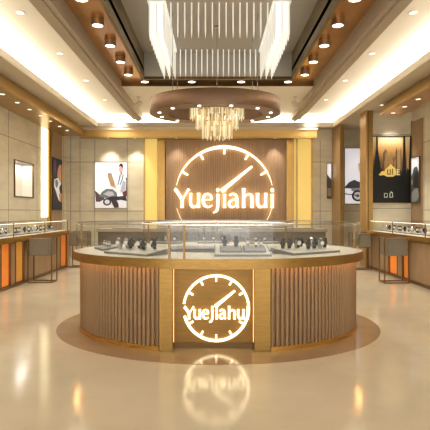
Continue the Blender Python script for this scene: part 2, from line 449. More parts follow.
# local coordinates relative to EC
PXL,PXR=-.645,.555
def fluted(t0,t1,name,parent,n):
    mb=MB(); rings_bot=[];rings=[]
    prof=[(0,-.012),(.10,-.012),(.14,.008),(.28,.019),(.5,.024),(.72,.019),(.90,.008),(.96,-.012)]
    pts=[]
    for k in range(n):
        for u,h in prof:
            t=t0+(t1-t0)*(k+u)/n
            x,y=ept(EA,EB,t); nx,ny=x/EA**2,y/EB**2; L=math.hypot(nx,ny)
            pts.append((x+nx/L*(h*.75-.018),y+ny/L*(h*.75-.018)))
    x,y=ept(EA-.02,EB-.02,t1); pts.append((x,y))
    mb.loft([[(a,b,.05) for a,b in pts],[(a,b,.91) for a,b in pts]],M['flute'],closed=False)
    # inner backing
    bk=[ept(EA-.06,EB-.06,t0+(t1-t0)*i/60) for i in range(61)]
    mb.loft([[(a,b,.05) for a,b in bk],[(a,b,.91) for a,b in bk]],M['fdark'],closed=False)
    return mb.build(name,parent)
tL=-math.acos(PXL/EA)          # front-left angle (negative sin side)
tR=-math.acos(PXR/EA)
fluted(tL,-PI*1.5+0.0,'fluted_panel',isl,88)     # left side round to the back
fluted(tR,PI/2,'fluted_panel',isl,88)
# plinth
mb=MB()
def ringband(mb,a0,b0,a1,b1,z0,z1,m,n=144,t0=0,t1=2*PI):
    closed=abs(t1-t0-2*PI)<1e-6
    k=n if closed else n+1
    T=[t0+(t1-t0)*i/n for i in range(k)]
    o=[ept(a0,b0,t) for t in T]; i_=[ept(a1,b1,t) for t in T]
    r=[[(x,y,z0) for x,y in o],[(x,y,z1) for x,y in o],[(x,y,z1) for x,y in i_],[(x,y,z0) for x,y in i_],[(x,y,z0) for x,y in o]]
    mb.loft(r,m,closed=closed)
ringband(mb,EA+.012,EB+.012,EA-.1,EB-.1,0.004,.05,M['lip'],t0=tR,t1=tL+2*PI); mb.build('plinth',isl)
# deck, lip
DW=.85
ia,ib=EA-DW,EB-DW+.02
mb=MB(); ringband(mb,EA+.07,EB+.07,ia,ib,.955,1.0,M['deck']); mb.build('countertop',isl)
mb=MB(); ringband(mb,EA+.085,EB+.085,EA+.07,EB+.07,.90,1.004,M['ilip']); mb.build('gold_edge',isl)
mb=MB(); ringband(mb,EA+.06,EB+.06,EA+.035,EB+.035,.938,.946,M['oled'],t0=tR,t1=tL+2*PI); mb.build('light_strip',isl)
mb=MB(); ringband(mb,ia+.02,ib+.02,ia,ib,.004,.955,M['cabd'])
for k in range(14):
    t=2*PI*k/14; x,y=ept(ia-.005,ib-.005,t); mb.cyl((x,y),.012,.1,.9,M['frame'],6)
mb.build('inner_cabinet',isl)
# glass case
GH=1.36; ga,gb=EA+.05,EB+.05; gia,gib=ia+.03,ib+.03
def sheet(mb,a,b,z0,z1,n=120):
    mb.loft([[ept(a,b,2*PI*i/n)+(z0,) for i in range(n)],[ept(a,b,2*PI*i/n)+(z1,) for i in range(n)]],GLASS)
mb=MB(); sheet(mb,ga,gb,1.0,GH); mb.build('glass_front',isl,smooth=True)
mb=MB(); sheet(mb,gia,gib,1.0,GH); mb.build('glass_back',isl,smooth=True)
mb=MB(); mb.loft([[ept(a,b,2*PI*i/120)+(GH,) for i in range(120)] for a,b in ((ga,gb),(gia,gib))],GLASS); mb.build('glass_top',isl)
mb=MB()
ringband(mb,ga+.004,gb+.004,ga-.004,gb-.004,GH-.004,GH+.006,M['steel']); ringband(mb,gia+.004,gib+.004,gia-.004,gib-.004,GH-.004,GH+.006,M['frame'])
mb.build('glass_rim',isl)
mb=MB(); ringband(mb,gia+.02,gib+.02,gia+.008,gib+.008,GH-.012,GH-.005,M['iled']); mb.build('light_strip',isl)  # added strip under the inner rim, brightens the deck
def post(t,parent,r=.011,a=ga,b=gb):
    x,y=ept(a,b,t); mb=MB(); mb.box(x-r,x+r,y-r,y+r,1.0,GH,M['frame']); mb.build('case_post',parent)
for X in (-.53,-.37): post(-math.acos(X/ga),isl)
for t in (PI*.98,PI*.02,PI*.7,PI*.3,PI/2): post(t,isl)
# partitions of glass
for X in (-.45,): 
    t=-math.acos(X/ga); x0,y0=ept(ga,gb,t); x1,y1=ept(gia,gib,t)
    mb=MB(); mb.poly([(x0,y0,1.0),(x1,y1,1.0),(x1,y1,GH),(x0,y0,GH)],GLASS); mb.build('glass_partition',isl)
# centre front: pilasters, recessed panel
yF=lambda X:-EB*math.sqrt(1-(X/EA)**2)
yp=5.20-EC[1]; ypn=5.30-EC[1]
for x0,x1 in ((PXL,-.50),(.38,PXR)):
    mb=MB(); mb.box(x0,x1,yp-.03,yp+.3,.004,.90,M['agold']); mb.build('pilaster',isl,bevel=.004)
mb=MB(); mb.box(-.50,.38,ypn,ypn+.06,.06,.91,M['panel']); mb.box(-.50,.38,ypn-.02,ypn+.06,.004,.06,M['dbronze'])
pn=mb.build('sign_panel',isl); 
for s in (-1,1): mb=MB(); mb.box(-.06+s*.438-.0015,-.06+s*.438+.0015,ypn-.012,ypn-.004,.07,.9,M['soft']); mb.build('light_strip',isl)
# front sign: sub-parts of the panel
pu2=5.26/F; y0,y1=ypn-.035,ypn-.008
cx2=(216.2-VX)*pu2-.06; cz2=EYE-(308.5-VY)*pu2; RR=32.6*pu2
mb=MB(); arc(mb,(cx2,cz2),RR,math.radians(-176+10),math.radians(172),2.3*pu2,2.3*pu2,y0,y1,M['sign'],96); mb.build('clock_ring',pn)
for k in range(12):
    if k in (0,6): continue
    tick((cx2,cz2),RR-6*pu2,RR,math.radians(30*k),1.6*pu2,y0,y1,pn)
qx=lambda x:cx2+(x-216.2)*pu2; qz=lambda y:cz2+(308.5-y)*pu2
hand(pn,qx(215),qz(307),qx(235),qz(291),3.4*pu2,1.6*pu2,y0-.004,y1)
lettering(pn,qx(216.4),qz(319.3),66/725*pu2,y0-.008,y1,.92)

# ============================================================ WATCHES, TRAYS
def make_watch(label, strap, dialm, casem, loc=(0,0,0), size=1.0):
    t=thing('wristwatch',label,'watch',loc)
    h=.095*size; w=.032*size; d=.055*size
    # strap loop (YZ oval band)
    mb=MB(); n=20; o=[];i_=[]
    for k in range(n):
        a=2*PI*k/n; o.append((d/2*math.cos(a)*1.0, h/2+h/2*math.sin(a))); i_.append(((d/2-.004)*math.cos(a), h/2+(h/2-.004)*math.sin(a)))
    wd=lambda z: w/2*(.75+.25*abs(1-abs(z-h/2)/(h/2)))
    rings=[[(-wd(z),y,z) for y,z in o],[(wd(z),y,z) for y,z in o],[(wd(z),y,z) for y,z in i_],[(-wd(z),y,z) for y,z in i_],[(-wd(z),y,z) for y,z in o]]
    mb.loft(rings,strap); mb.build('strap',t)
    rc=.023*size
    def disc(r,y0,y1,m,nm):
        mb=MB(); k=16; pts=[(r*math.cos(2*PI*q/k), h*.58+r*math.sin(2*PI*q/k)) for q in range(k)]
        mb.loft([[(x,y,z) for x,z in pts] for y in (y0,y1)],m,cap=True); mb.build(nm,t)
    disc(rc,-d/2-.009,-d/2+.002,casem,'case'); disc(rc*.78,-d/2-.011,-d/2-.009,dialm,'dial')
    mb=MB(); mb.box(-w*.35,w*.35,-d*.3,d*.3,.002,h*.8,M['gpad']); mb.build('cushion',t)
    return t
W=[make_watch('x',M['black'],M['ddial'],M['dsteel']),make_watch('x',M['steel'],M['dial'],M['steel']),make_watch('x',M['brown'],M['dial'],M['lip']),make_watch('x',M['black'],M['dial'],M['steel'])]
used=[False]*4
WN=['black watch','steel watch','brown strap watch','white-dial black watch']
def put_watch(kind, M4, lx, ly, label, rz=0, sc=1.0, group=None, tilt=True):
    loc=M4@Vector((lx,ly,0)); e=M4.to_euler(); 
    m=M4.to_3x3()@Matrix.Rotation(rz,3,'Z')
    rot=m.to_euler()
    if not used[kind]:
        o=W[kind]; used[kind]=True; o.location=loc; o.rotation_euler=rot; o['label']=label
        if group: o['group']=group
    else: o=dup(W[kind],loc,rot,label,group)
    o.scale=(sc,sc,sc)
    return o
def tray(label, x, y, z, w, d, rz=0, tilt=0, pads=1, th=.022, group=None, padm=None, top=None):
    """tray with raised rim and pads; returns matrix of its top surface"""
    t=thing('display_tray',label,'tray',(x,y,z),rz,group); t.rotation_euler=(tilt,0,rz)
    mb=MB(); mb.box(-w/2,w/2,-d/2,d/2,0,th*.7,M['tray'])
    r=.008
    mb.box(-w/2,w/2,-d/2,-d/2+r,th*.7,th,M['tray']); mb.box(-w/2,w/2,d/2-r,d/2,th*.7,th,M['tray'])
    mb.box(-w/2,-w/2+r,-d/2+r,d/2-r,th*.7,th,M['tray']); mb.box(w/2-r,w/2,-d/2+r,d/2-r,th*.7,th,M['tray'])
    if tilt>0.01:  # wedge support behind
        hh=math.tan(tilt)*d
        mb.prism([(-d/2+.02,0),(d/2-.01,0),(d/2-.01,-hh*.93)],-w/2+.01,w/2-.01,M['tray'],axis='x')
    mb.build('tray_base',t)
    k=pads; pw=(w-2*r)/k
    for i in range(k):
        mb=MB(); mb.box(-w/2+r+pw*i+.004,-w/2+r+pw*(i+1)-.004,-d/2+r+.004,d/2-r-.004,th*.7,th+.004,padm or M['pad']); mb.build('pad',t)
    m=Matrix.Translation((x,y,z))@Matrix.Rotation(rz,4,'Z')@Matrix.Rotation(tilt,4,'X')@Matrix.Translation((0,0,th+.006))
    return m
TOP=1.0
def tz(d,tilt): return TOP+ (d/2)*math.sin(tilt)+.002
# centre tray
tl=.16
m=tray('cream display tray with two pads behind the front sign of the island',.33,5.62,tz(.5,tl),.64,.50,0,tl,1)
b=tray('small grey tray with dark watches on the left of the centre cream tray',*(m@Vector((-.13,-.05,.002))),.25,.26,0,0,1,padm=M['gpad'])
for o in [o for o in C.objects if o.get('label','').startswith('small grey tray with dark')]: o.rotation_euler=(tl,0,0)
fix=lambda m4,v:(Matrix.Translation(m4@Vector(v))@Matrix.Rotation(tl,4,'X')@Matrix.Translation((0,0,.030)))
mL=fix(m,(-.13,-.05,0)); mR=fix(m,(.14,-.05,0))
tray('small grey tray with pale watches on the right of the centre cream tray',*(m@Vector((.14,-.05,.002))),.25,.26,0,0,1,padm=M['gpad'])
for o in [o for o in C.objects if o.get('label','').startswith('small grey tray with pale')]: o.rotation_euler=(tl,0,0)
put_watch(0,mL,-.07,.02,'left black watch on the small dark-watch tray at the island centre',sc=1.4)
put_watch(0,mL,.06,.0,'right black watch on the small dark-watch tray at the island centre',sc=1.4)
put_watch(1,mR,-.07,.06,'steel watch with white dial at the left of the small pale-watch tray',sc=1.0)
put_watch(2,mR,.02,.0,'brown strap watch in the middle of the small pale-watch tray',sc=1.0)
put_watch(1,mR,.08,.03,'steel watch at the right end of the small pale-watch tray',sc=.9)
# left front tray
m=tray('long white tray with a row of watches on the left front of the island',-.91,5.76,tz(.42,.12),.72,.42,math.radians(-37),.12,1)
NUM=['first','second','third','fourth','fifth','sixth']
for k,(a,c,kd) in enumerate(((-.30,.0,1),(-.19,.02,1),(-.08,-.03,0),(.03,.02,3),(.15,-.03,0),(.27,.02,0))):
    put_watch(kd,m,a,c,WN[kd]+', '+NUM[k]+' from left on the left front island tray',rz=math.radians(30)+.2*(k%3-1),sc=1.4)
for k,(a,kd) in enumerate(((-.22,0),(-.05,0),(.12,3))): put_watch(kd,m,a,.14,'back-row '+WN[kd]+', '+['left','middle','right'][k]+' one, on the left front island tray',rz=.6,sc=1.2)
m=tray('small grey tray at the far left of the island',-1.41,6.42,tz(.26,.1),.40,.26,math.radians(-62),.1,2,padm=M['gpad'])
for k,a in enumerate((-.12,0,.12)): put_watch(1,m,a,0,['back','middle','front'][k]+' steel watch on the small far left island tray',rz=.9,sc=.8)
# right tray
m=tray('long white tray with a row of watches on the right front of the island',1.13,5.90,tz(.40,.10),.78,.40,math.radians(34),.10,1)
for k,(a,c,kd) in enumerate(((-.33,.05,0),(-.23,.05,0),(-.10,.05,3),(-.02,-.06,0),(.09,-.05,0),(.20,-.04,1),(.31,-.02,0))):
    put_watch(kd,m,a,c,WN[kd]+(', '+NUM[k]+' from left on the right front island tray' if k<6 else ', last at right on the right front island tray'),rz=math.radians(-34)+.3*((k%3)-1),sc=1.4)
for k,(a,kd) in enumerate(((-.15,0),(.05,0),(.22,1))): put_watch(kd,m,a,.14,'back-row '+WN[kd]+', '+['left','middle','right'][k]+' one, on the right front island tray',rz=-.6,sc=1.2)
m=tray('grey tray at the far right end of the island',1.42,6.74,tz(.24,.0),.30,.24,math.radians(80),.0,1,padm=M['gpad'])
# far-side trays in the island
for k,(x,y,rz) in enumerate(((-.75,7.62,-.28),(0,7.74,0),(.8,7.62,.28))):
    m=tray('grey display tray on the far side of the island, '+['left','middle','right'][k]+' one',x,y,tz(.26,.0),.5,.24,rz,.0,2,padm=M['gpad'])
    for q,a in enumerate((-.15,0,.15)): put_watch((q+k)%4,m,a,0,WN[(q+k)%4]+' on the '+['left','middle','right'][k]+' far-side tray of the island',sc=.9)

# ============================================================ SIDE COUNTERS
def side_counter(name,label,s,xf,xw,y0,y1,panels,gh=1.27):
    """front face at xf facing the aisle, back at wall xw. s=+1: aisle is towards +x"""
    t=thing(name,label,'counter',((xf+xw)/2,(y0+y1)/2,0)); ox,oy=(xf+xw)/2,(y0+y1)/2
    def B(mb,a,b,c,d,e,f,m): mb.box(min(a,b)-ox,max(a,b)-ox,c-oy,d-oy,e,f,m)
    mb=MB(); B(mb,xf-s*.06,xw+s*.012,y0,y1,.0,.9,M['cabd']); mb.build('cabinet_body',t)
    # taupe facing boards between the lit panels
    segs=[];c=y0
    for a,b,m in panels:
        if a>c: segs.append((c,a,M['cab']))
        segs.append((a,b,m)); c=b
    if c<y1: segs.append((c,y1,M['cab']))
    for a,b,m in segs:
        mb=MB(); lit=m in (M['orange'],M['amber'])
        dd=.03 if lit else 0
        B(mb,xf-s*.06,xf-s*dd,a+.012,b-.012,.07,.88,m)
        mb.build('lit_panel' if lit else 'front_board',t)
        if lit:
            for yy in (a,b):
                mb=MB(); B(mb,xf-s*.06,xf+s*.012,yy-.018,yy+.018,.05,.9,M['frame']); mb.build('gold_upright',t)
    mb=MB(); B(mb,xf-s*.06,xf-s*.0,y0,y1,0,.06,M['frame']); mb.build('plinth',t)
    mb=MB(); B(mb,xf+s*.03,xw+s*.012,y0,y1,.96,1.0,M['deck']); B(mb,xf+s*.03,xw+s*.3,y0,y1,.9,.96,M['cabd']); mb.build('countertop',t)
    mb=MB(); B(mb,xf+s*.045,xf+s*.03,y0-.01,y1+.01,.90,1.005,M['lip']); mb.build('gold_edge',t)
    g0=xf+s*.0; g1=xw+s*.05
    mb=MB(); z0=1.0
    mb.poly([(g0-ox,y0-oy,z0),(g0-ox,y1-oy,z0),(g0-ox,y1-oy,gh),(g0-ox,y0-oy,gh)],GLASS); mb.build('glass_front',t)
    mb=MB(); mb.poly([(g0-ox,y0-oy,gh),(g0-ox,y1-oy,gh),(g1-ox,y1-oy,gh),(g1-ox,y0-oy,gh)],GLASS); mb.build('glass_top',t)
    mb=MB(); B(mb,g0-.005,g0+.005,y0,y1,gh-.005,gh+.006,M['steel']); B(mb,g1-.005,g1+.005,y0,y1,gh-.005,gh+.006,M['frame']); mb.build('glass_rim',t)
    for k in range(5):
        yy=y0+.02+(y1-y0-.04)*k/4; mb=MB(); B(mb,g0-.008,g0+.008,yy-.008,yy+.008,1.0,gh-.005,M['frame']); mb.build('case_post',t)
    mb=MB(); B(mb,g0-s*.03,g0-s*.036,y0+.05,y1-.05,gh-.012,gh-.005,M['wled']); mb.build('light_strip',t)  # added strip tucked under the glass edge to whiten the trays
    return t
side_counter('side_display_counter','long glass-topped counter with amber lit panels along the left wall',1,-3.98,XL,6.0,13.15,
    [(6.4,6.8,M['orange']),(7.9,8.3,M['orange']),(9.0,9.43,M['orange']),(9.66,10.1,M['amber']),(12.5,13.05,M['orange'])])
side_counter('side_display_counter','long glass-topped counter along the right wall under the skyline poster',-1,4.17,XR,6.0,12.95,
    [(7.4,7.8,M['orange']),(10.25,10.62,M['orange']),(10.9,11.45,M['orange'])])
# trays and watches on the side counters
for side,(s,xc,nm,rz) in enumerate(((1,-4.36,'left',PI/2),(-1,4.62,'right',-PI/2))):
    ys=[8.7,9.35,10.0,10.65,11.3,11.95,12.6]
    for k,y in enumerate(ys):
        m=tray('white tray in the %s wall counter, %s'%(nm,'closest to the camera' if k==0 else ORD[k]+' from the camera'),xc,y,1.001,.5,.34,rz,0,2)
        for q in range(4):
            a=-.18+.12*q
            kd=(q*3+k)%4
            put_watch(kd,m,a,random.uniform(-.06,.05),'%s on the %s tray from the camera in the %s wall counter'%(WN[kd],ORD[k],nm),rz=random.uniform(-.9,.3)*s-s*.7,sc=1.4)
# back counter in front of the feature wall
bc=thing('back_display_counter','low glass-topped counter in front of the slatted back wall','counter',(0,14.5,0))
mb=MB(); mb.box(-3.4,3.3,-.35,.35,0,.96,M['cabg']); mb.build('cabinet_body',bc)
mb=MB(); mb.box(-3.43,3.33,-.38,.38,.96,1.0,M['deck']); mb.build('countertop',bc)
mb=MB(); mb.box(-3.44,3.34,-.395,-.38,.92,1.004,M['mould']); mb.build('gold_edge',bc)
mb=MB(); mb.poly([(-3.4,-.36,1.0),(3.3,-.36,1.0),(3.3,-.36,1.25),(-3.4,-.36,1.25)],GLASS); mb.build('glass_front',bc)
mb=MB(); mb.poly([(-3.4,-.36,1.25),(3.3,-.36,1.25),(3.3,.36,1.25),(-3.4,.36,1.25)],GLASS); mb.build('glass_top',bc)
mb=MB(); mb.box(-3.4,3.3,-.366,-.354,1.245,1.256,M['steel']); mb.build('glass_rim',bc)
for k in range(5):
    tray('pale tray in the counter before the back wall, '+['far left','left of middle','middle','right of middle','far right'][k],-2.6+1.3*k,14.45,1.001,.8,.35,0,0,2)

# ============================================================ STOOLS
def make_stool(label,loc,rz):
    t=thing('counter_stool',label,'stool',loc,rz,'taupe counter stools')
    a=.165; w=.25
    mb=MB(); mb.box(-a+.02,a-.02,-w+.075,w-.075,.575,.70,M['uph']); mb.build('seat',t,bevel=.02)
    mb=MB(); mb.box(-a+.012,a-.012,-w+.012,-w+.07,.58,.945,M['uph']); mb.build('backrest',t,bevel=.018)
    for s in (-1,1):
        x0,x1=sorted((s*(a-.012),s*(a-.06))); mb=MB(); mb.box(x0,x1,-w+.07,w-.012,.58,.945,M['uph']); mb.build('armrest',t,bevel=.018)
    r=.011
    for sx in (-1,1):
        for sy in (-1,1):
            mb=MB(); mb.box(sx*a-r,sx*a+r,sy*w-r,sy*w+r,.0,.95,M['frame']); mb.build('leg',t)
    for sx in (-1,1):
        mb=MB(); mb.box(sx*a-r,sx*a+r,-w+r,w-r,.0,.024,M['frame']); mb.build('floor_rail',t)
    mb=MB(); mb.box(-a+r,a-r,-w-r,-w+r,0,.024,M['frame']); mb.build('floor_rail',t)
    mb=MB()
    for q in (-1,1): mb.box(q*a-r,q*a+r,-w+r,w-r,.95,.968,M['frame'])
    mb.box(-a-r,a+r,-w-r,-w+r,.95,.968,M['frame'])
    mb.build('top_rail',t)
    return t
st=make_stool('taupe leather stool with bronze frame at the near left counter',(-3.665,10.32,0),PI/2)
dup(st,(3.84,10.25,0),(0,0,-PI/2),'taupe leather stool with bronze frame at the right counter')
dup(st,(-3.665,13.2,0),(0,0,PI/2),'far left stool half hidden behind the island counter')
dup(st,(3.84,12.6,0),(0,0,-PI/2),'far right stool half hidden behind the island counter')

# ============================================================ PICTURES
def flat(name,col,e=0): return mat(name,col,.5,emit=col if e else None,estr=e)
def picture(name,label,cat,o,ux,n,w,h,shapes,bg,frame=None,fr=.02,glow=0):
    """o: lower-left corner (3-D), ux: unit right vector, n: unit normal toward viewer. shapes: (color,[pts 0..1])"""
    o=Vector(o);ux=Vector(ux);n=Vector(n);uz=Vector((0,0,1))
    base=o+ux*w/2
    t=thing(name,label,cat,base)
    L=lambda a,b,d:(o+ux*a*w+uz*b*h+n*d)-base
    mb=MB()
    def quadbox(a0,a1,b0,b1,d0,d1,m):
        p=[[L(a,b,d) for a,b in ((a0,b0),(a1,b0),(a1,b1),(a0,b1))] for d in (d0,d1)]
        mb.loft(p,m,cap=True)
    fw,fh=fr/w,fr/h; fm=frame or M['dbronze']
    quadbox(-fw,0,-fh,1+fh,.0,.045,fm); quadbox(1,1+fw,-fh,1+fh,.0,.045,fm); quadbox(0,1,-fh,0,0,.045,fm); quadbox(0,1,1,1+fh,0,.045,fm)
    mb.build('picture_frame',t)
    mb=MB(); quadbox(0,1,0,1,.002,.025,bg)
    for k,(col,pts) in enumerate(shapes):
        m=col if not isinstance(col,tuple) else flat('print_%02d_%02d_%02d'%tuple(int(c*99) for c in col),col,glow)
        mb.poly([L(a,b,.026+.0006*k) for a,b in pts],m)
    mb.build('print',t)
    return t
def el(cx,cy,rx,ry,n=20,rot=0):
    return [(cx+rx*math.cos(2*PI*i/n)*math.cos(rot)-ry*math.sin(2*PI*i/n)*math.sin(rot), cy+rx*math.cos(2*PI*i/n)*math.sin(rot)+ry*math.sin(2*PI*i/n)*math.cos(rot)) for i in range(n)]
def cv(pts,x0,x1,y0,y1): return [((x-x0)/(x1-x0),1-(y-y0)/(y1-y0)) for x,y in pts]
def E(cx,cy,rx,ry,*b): return cv(el(cx,cy,rx,ry),*b)
b=(68,268,78,375)
WH=mat('white_print',(.95,.94,.95),.5,emit=(.97,.96,1),estr=.45)
shp=[((.88,.87,.90),cv([(68,330),(268,300),(268,375),(68,375)],*b)),
 ((.35,.28,.27),cv([(68,262),(82,272),(100,290),(128,300),(128,318),(98,335),(74,333)],*b)),
 ((.42,.44,.47),cv([(95,300),(112,270),(140,250),(180,252),(205,275),(210,305),(180,318),(140,312)],*b)),
 ((.70,.70,.72),cv([(120,285),(150,266),(180,270),(190,292),(160,300)],*b)),
 ((.16,.15,.17),cv([(135,318),(170,300),(215,300),(262,295),(268,330),(230,322),(180,330),(150,335)],*b)),
 ((.22,.17,.18),cv([(168,322),(200,318),(215,345),(218,372),(190,374),(178,350)],*b)),
 ((.16,.15,.17),E(145,335,26,24,*b)),((.80,.80,.82),E(145,335,16,15,*b)),
 ((.35,.22,.20),cv([(236,250),(262,180),(268,180),(268,300),(245,300)],*b)),
 ((.86,.87,.91),cv([(213,158),(232,150),(252,158),(266,200),(262,262),(225,280),(192,262),(190,240),(206,215)],*b)),
 ((.66,.68,.74),cv([(244,200),(262,205),(258,262),(228,278),(232,250)],*b)),
 ((.20,.28,.42),cv([(224,160),(231,160),(222,200),(214,226),(210,222),(218,196)],*b)),
 ((.20,.28,.42),cv([(243,160),(249,162),(240,200),(228,226),(224,222),(236,196)],*b)),
 ((.66,.54,.42),cv([(146,152),(172,145),(182,180),(196,222),(190,244),(168,232),(152,180)],*b)),
 ((.78,.62,.52),E(192,236,10,9,*b)),
 ((.79,.60,.52),cv([(222,112),(230,108),(243,112),(245,130),(238,148),(230,152),(222,140),(217,128)],*b)),
 ((.66,.48,.42),cv([(228,142),(240,140),(242,160),(228,158)],*b)),
 ((.22,.14,.13),cv([(219,112),(220,96),(230,86),(242,90),(246,108),(244,124),(239,112),(228,106)],*b))]
picture('wall_poster','framed print of a seated man in a white shirt reading, on the left back wall','poster',(-3.94,ZB,1.63),(1,0,0),(0,-1,0),1.06,1.53,shp,WH,M['seam'],.015,.35)
# skyline poster
b=(43,250,42,385)
sky=bpy.data.materials.new('dusk_sky_print'); sky.use_nodes=True
nt=sky.node_tree; bs=nt.nodes['Principled BSDF']; tc=nt.nodes.new('ShaderNodeTexCoord'); sp=nt.nodes.new('ShaderNodeSeparateXYZ'); rp=nt.nodes.new('ShaderNodeValToRGB')
nt.links.new(tc.outputs['Generated'],sp.inputs[0]); nt.links.new(sp.outputs['Z'],rp.inputs[0]); nt.links.new(rp.outputs[0],bs.inputs['Base Color']); nt.links.new(rp.outputs[0],bs.inputs['Emission Color'])
bs.inputs['Emission Strength'].default_value=.15; bs.inputs['Roughness'].default_value=.3
el_=rp.color_ramp.elements; el_[0].position=.40; el_[0].color=lin((.03,.03,.03))+(1,); el_[1].position=.98; el_[1].color=lin((.97,.90,.70))+(1,)
e=el_.new(.84); e.color=lin((.80,.62,.38))+(1,); e=el_.new(.62); e.color=lin((.45,.32,.18))+(1,)
shp=[]
rnd=random.Random(3)
for i in range(34):
    x=70+rnd.random()*165; hgt=95+rnd.random()*85; w=3+rnd.random()*7
    c=rnd.choice([(.55,.42,.27),(.46,.35,.22),(.64,.50,.32),(.38,.29,.19),(.70,.55,.36)])
    shp.append((c,cv([(x-w,255),(x+w,255),(x+w,hgt+20),(x,hgt),(x-w,hgt+20)],*b)))
for i in range(8):
    x=70+i*23; shp.append(((.12,.11,.09),cv([(x-14,262),(x+14,262),(x+8,225),(x-4,205),(x-10,228)],*b)))
K=(.03,.035,.03)
shp+= [(K,cv([(43,385),(250,385),(250,232),(215,240),(170,252),(110,246),(75,236),(43,215)],*b)),
 (K,cv([(46,235),(48,200),(54,150),(60,100),(60,42),(68,42),(69,100),(76,150),(84,200),(88,238)],*b)),
 (K,cv([(202,250),(203,120),(204,42),(214,42),(217,120),(220,250)],*b)),
 (K,cv([(232,250),(236,200),(240,42),(250,42),(250,250)],*b)),
 ((.55,.40,.12),cv([(86,246),(86,222),(100,226),(100,212),(120,196),(137,178),(160,200),(168,210),(186,212),(188,246)],*b)),
 ((.96,.84,.48),cv([(98,242),(104,222),(112,208),(124,200),(137,184),(152,200),(162,206),(166,222),(168,240),(150,252),(118,252)],*b)),
 ((.98,.93,.72),cv([(170,212),(186,212),(186,217),(175,217),(175,224),(184,224),(184,229),(175,229),(175,238),(187,238),(187,243),(170,243)],*b)),
 ((.35,.25,.08),cv([(118,212),(123,212),(123,236),(132,236),(132,212),(137,212),(137,241),(118,241)],*b)),
 ((.35,.25,.08),cv([(144,210),(149,210),(149,241),(144,241)],*b)),
 ((.98,.85,.45),cv([(72,242),(92,222),(104,224),(104,240),(84,246)],*b)),
 ((.80,.80,.76),cv([(102,338),(120,338),(120,341),(105,341),(105,357),(118,357),(118,341),(121,341),(121,361),(102,361)],*b)),
 ((.85,.85,.80),cv([(131,362),(131,340),(138,328),(148,334),(150,360),(146,360),(144,338),(138,334),(135,342),(135,358),(146,357),(146,361)],*b))]
picture('wall_poster','tall dark dusk skyline poster with glowing gold house emblem on the right pier','poster',(4.36,13.2,1.77),(1,0,0),(0,-1,0),1.06,1.79,shp,sky,M['dbronze'],.025,.0)
# motorbike poster
b=(28,180,60,392)
shp=[((.80,.72,.62),cv([(92,150),(125,135),(180,130),(180,240),(130,235),(105,215),(95,190)],*b)),
 ((.25,.27,.28),cv([(50,262),(75,248),(100,262),(120,270),(180,262),(180,300),(120,300),(70,302),(28,300),(28,292)],*b)),
 ((.55,.55,.58),cv([(60,300),(180,290),(180,335),(100,330),(60,315)],*b)),
 ((.15,.15,.16),E(92,345,30,34,*b)),((.78,.80,.80),E(92,345,20,23,*b)),((.35,.35,.36),E(92,345,8,9,*b)),
 ((.15,.15,.16),E(165,350,26,30,*b)),
 ((.20,.20,.22),cv([(28,330),(92,340),(92,346),(28,336)],*b))]
picture('wall_poster','white print of a motorcycle seen between the two gold columns','poster',(4.36,ZB,1.78),(1,0,0),(0,-1,0),1.02,1.83,shp,WH,M['dbronze'],.015,.35)
# portrait on left wall (seen obliquely). local right = toward back (+y)
b=(50,104,60,398)
PB=mat('dark_blue_print',(.13,.12,.20),.4)
shp=[((.80,.58,.44),cv([(74,110),(92,85),(104,88),(104,300),(90,230),(78,170)],*b)),
 ((.10,.08,.12),cv([(50,60),(104,60),(104,90),(90,95),(80,130),(76,180),(64,200),(50,180)],*b)),
 ((.25,.18,.45),cv([(58,70),(66,66),(68,140),(62,170),(56,150)],*b)),
 ((.93,.92,.93),cv([(60,200),(80,185),(98,215),(104,260),(96,345),(84,330),(70,280),(58,245)],*b)),
 ((.35,.50,.62),cv([(64,205),(76,195),(84,220),(76,255),(66,245)],*b)),
 ((.12,.11,.13),cv([(88,250),(104,215),(104,290),(94,290)],*b)),
 ((.80,.55,.38),cv([(86,290),(104,285),(104,350),(92,340)],*b)),
 ((.16,.16,.22),cv([(50,245),(58,262),(70,300),(86,345),(92,398),(50,398)],*b))]
picture('wall_poster','dark portrait print of a person in a suit, on the left wall','poster',(XL+.04,14.46,1.57),(0,1,0),(1,0,0),.84,1.57,shp,PB,M['dbronze'],.015,.15)
# narrow portrait on right wall. local right = toward front (-y)
shp=[((.35,.37,.36),[(0,0),(1,0),(1,.62),(.7,.8),(.3,.78),(0,.6)]),((.55,.56,.55),[(0,0),(.5,0),(.95,.12),(.8,.32),(.4,.3),(0,.2)]),
 ((.85,.66,.52),[(0,.42),(.12,.40),(.14,.5),(0,.52)]),((.20,.21,.22),[(.2,.35),(.95,.3),(1,.6),(.6,.7),(.3,.6)])]
picture('wall_poster','narrow black and white portrait print on the brown panel of the right wall','poster',(XR-.04,13.08,1.76),(0,-1,0),(-1,0,0),.50,1.19,shp,WH,M['dbronze'],.015,.2)
# narrow print left of the right column on the back wall
shp=[((.25,.22,.20),[(0,0),(1,0),(1,.55),(0,.7)]),((.50,.42,.33),[(0,.1),(1,.05),(1,.3),(0,.3)])]
picture('wall_poster','very narrow dark and white print beside the far right column','poster',(3.775,ZB,1.95),(1,0,0),(0,-1,0),.13,1.15,shp,WH,M['dbronze'],.012,.2)
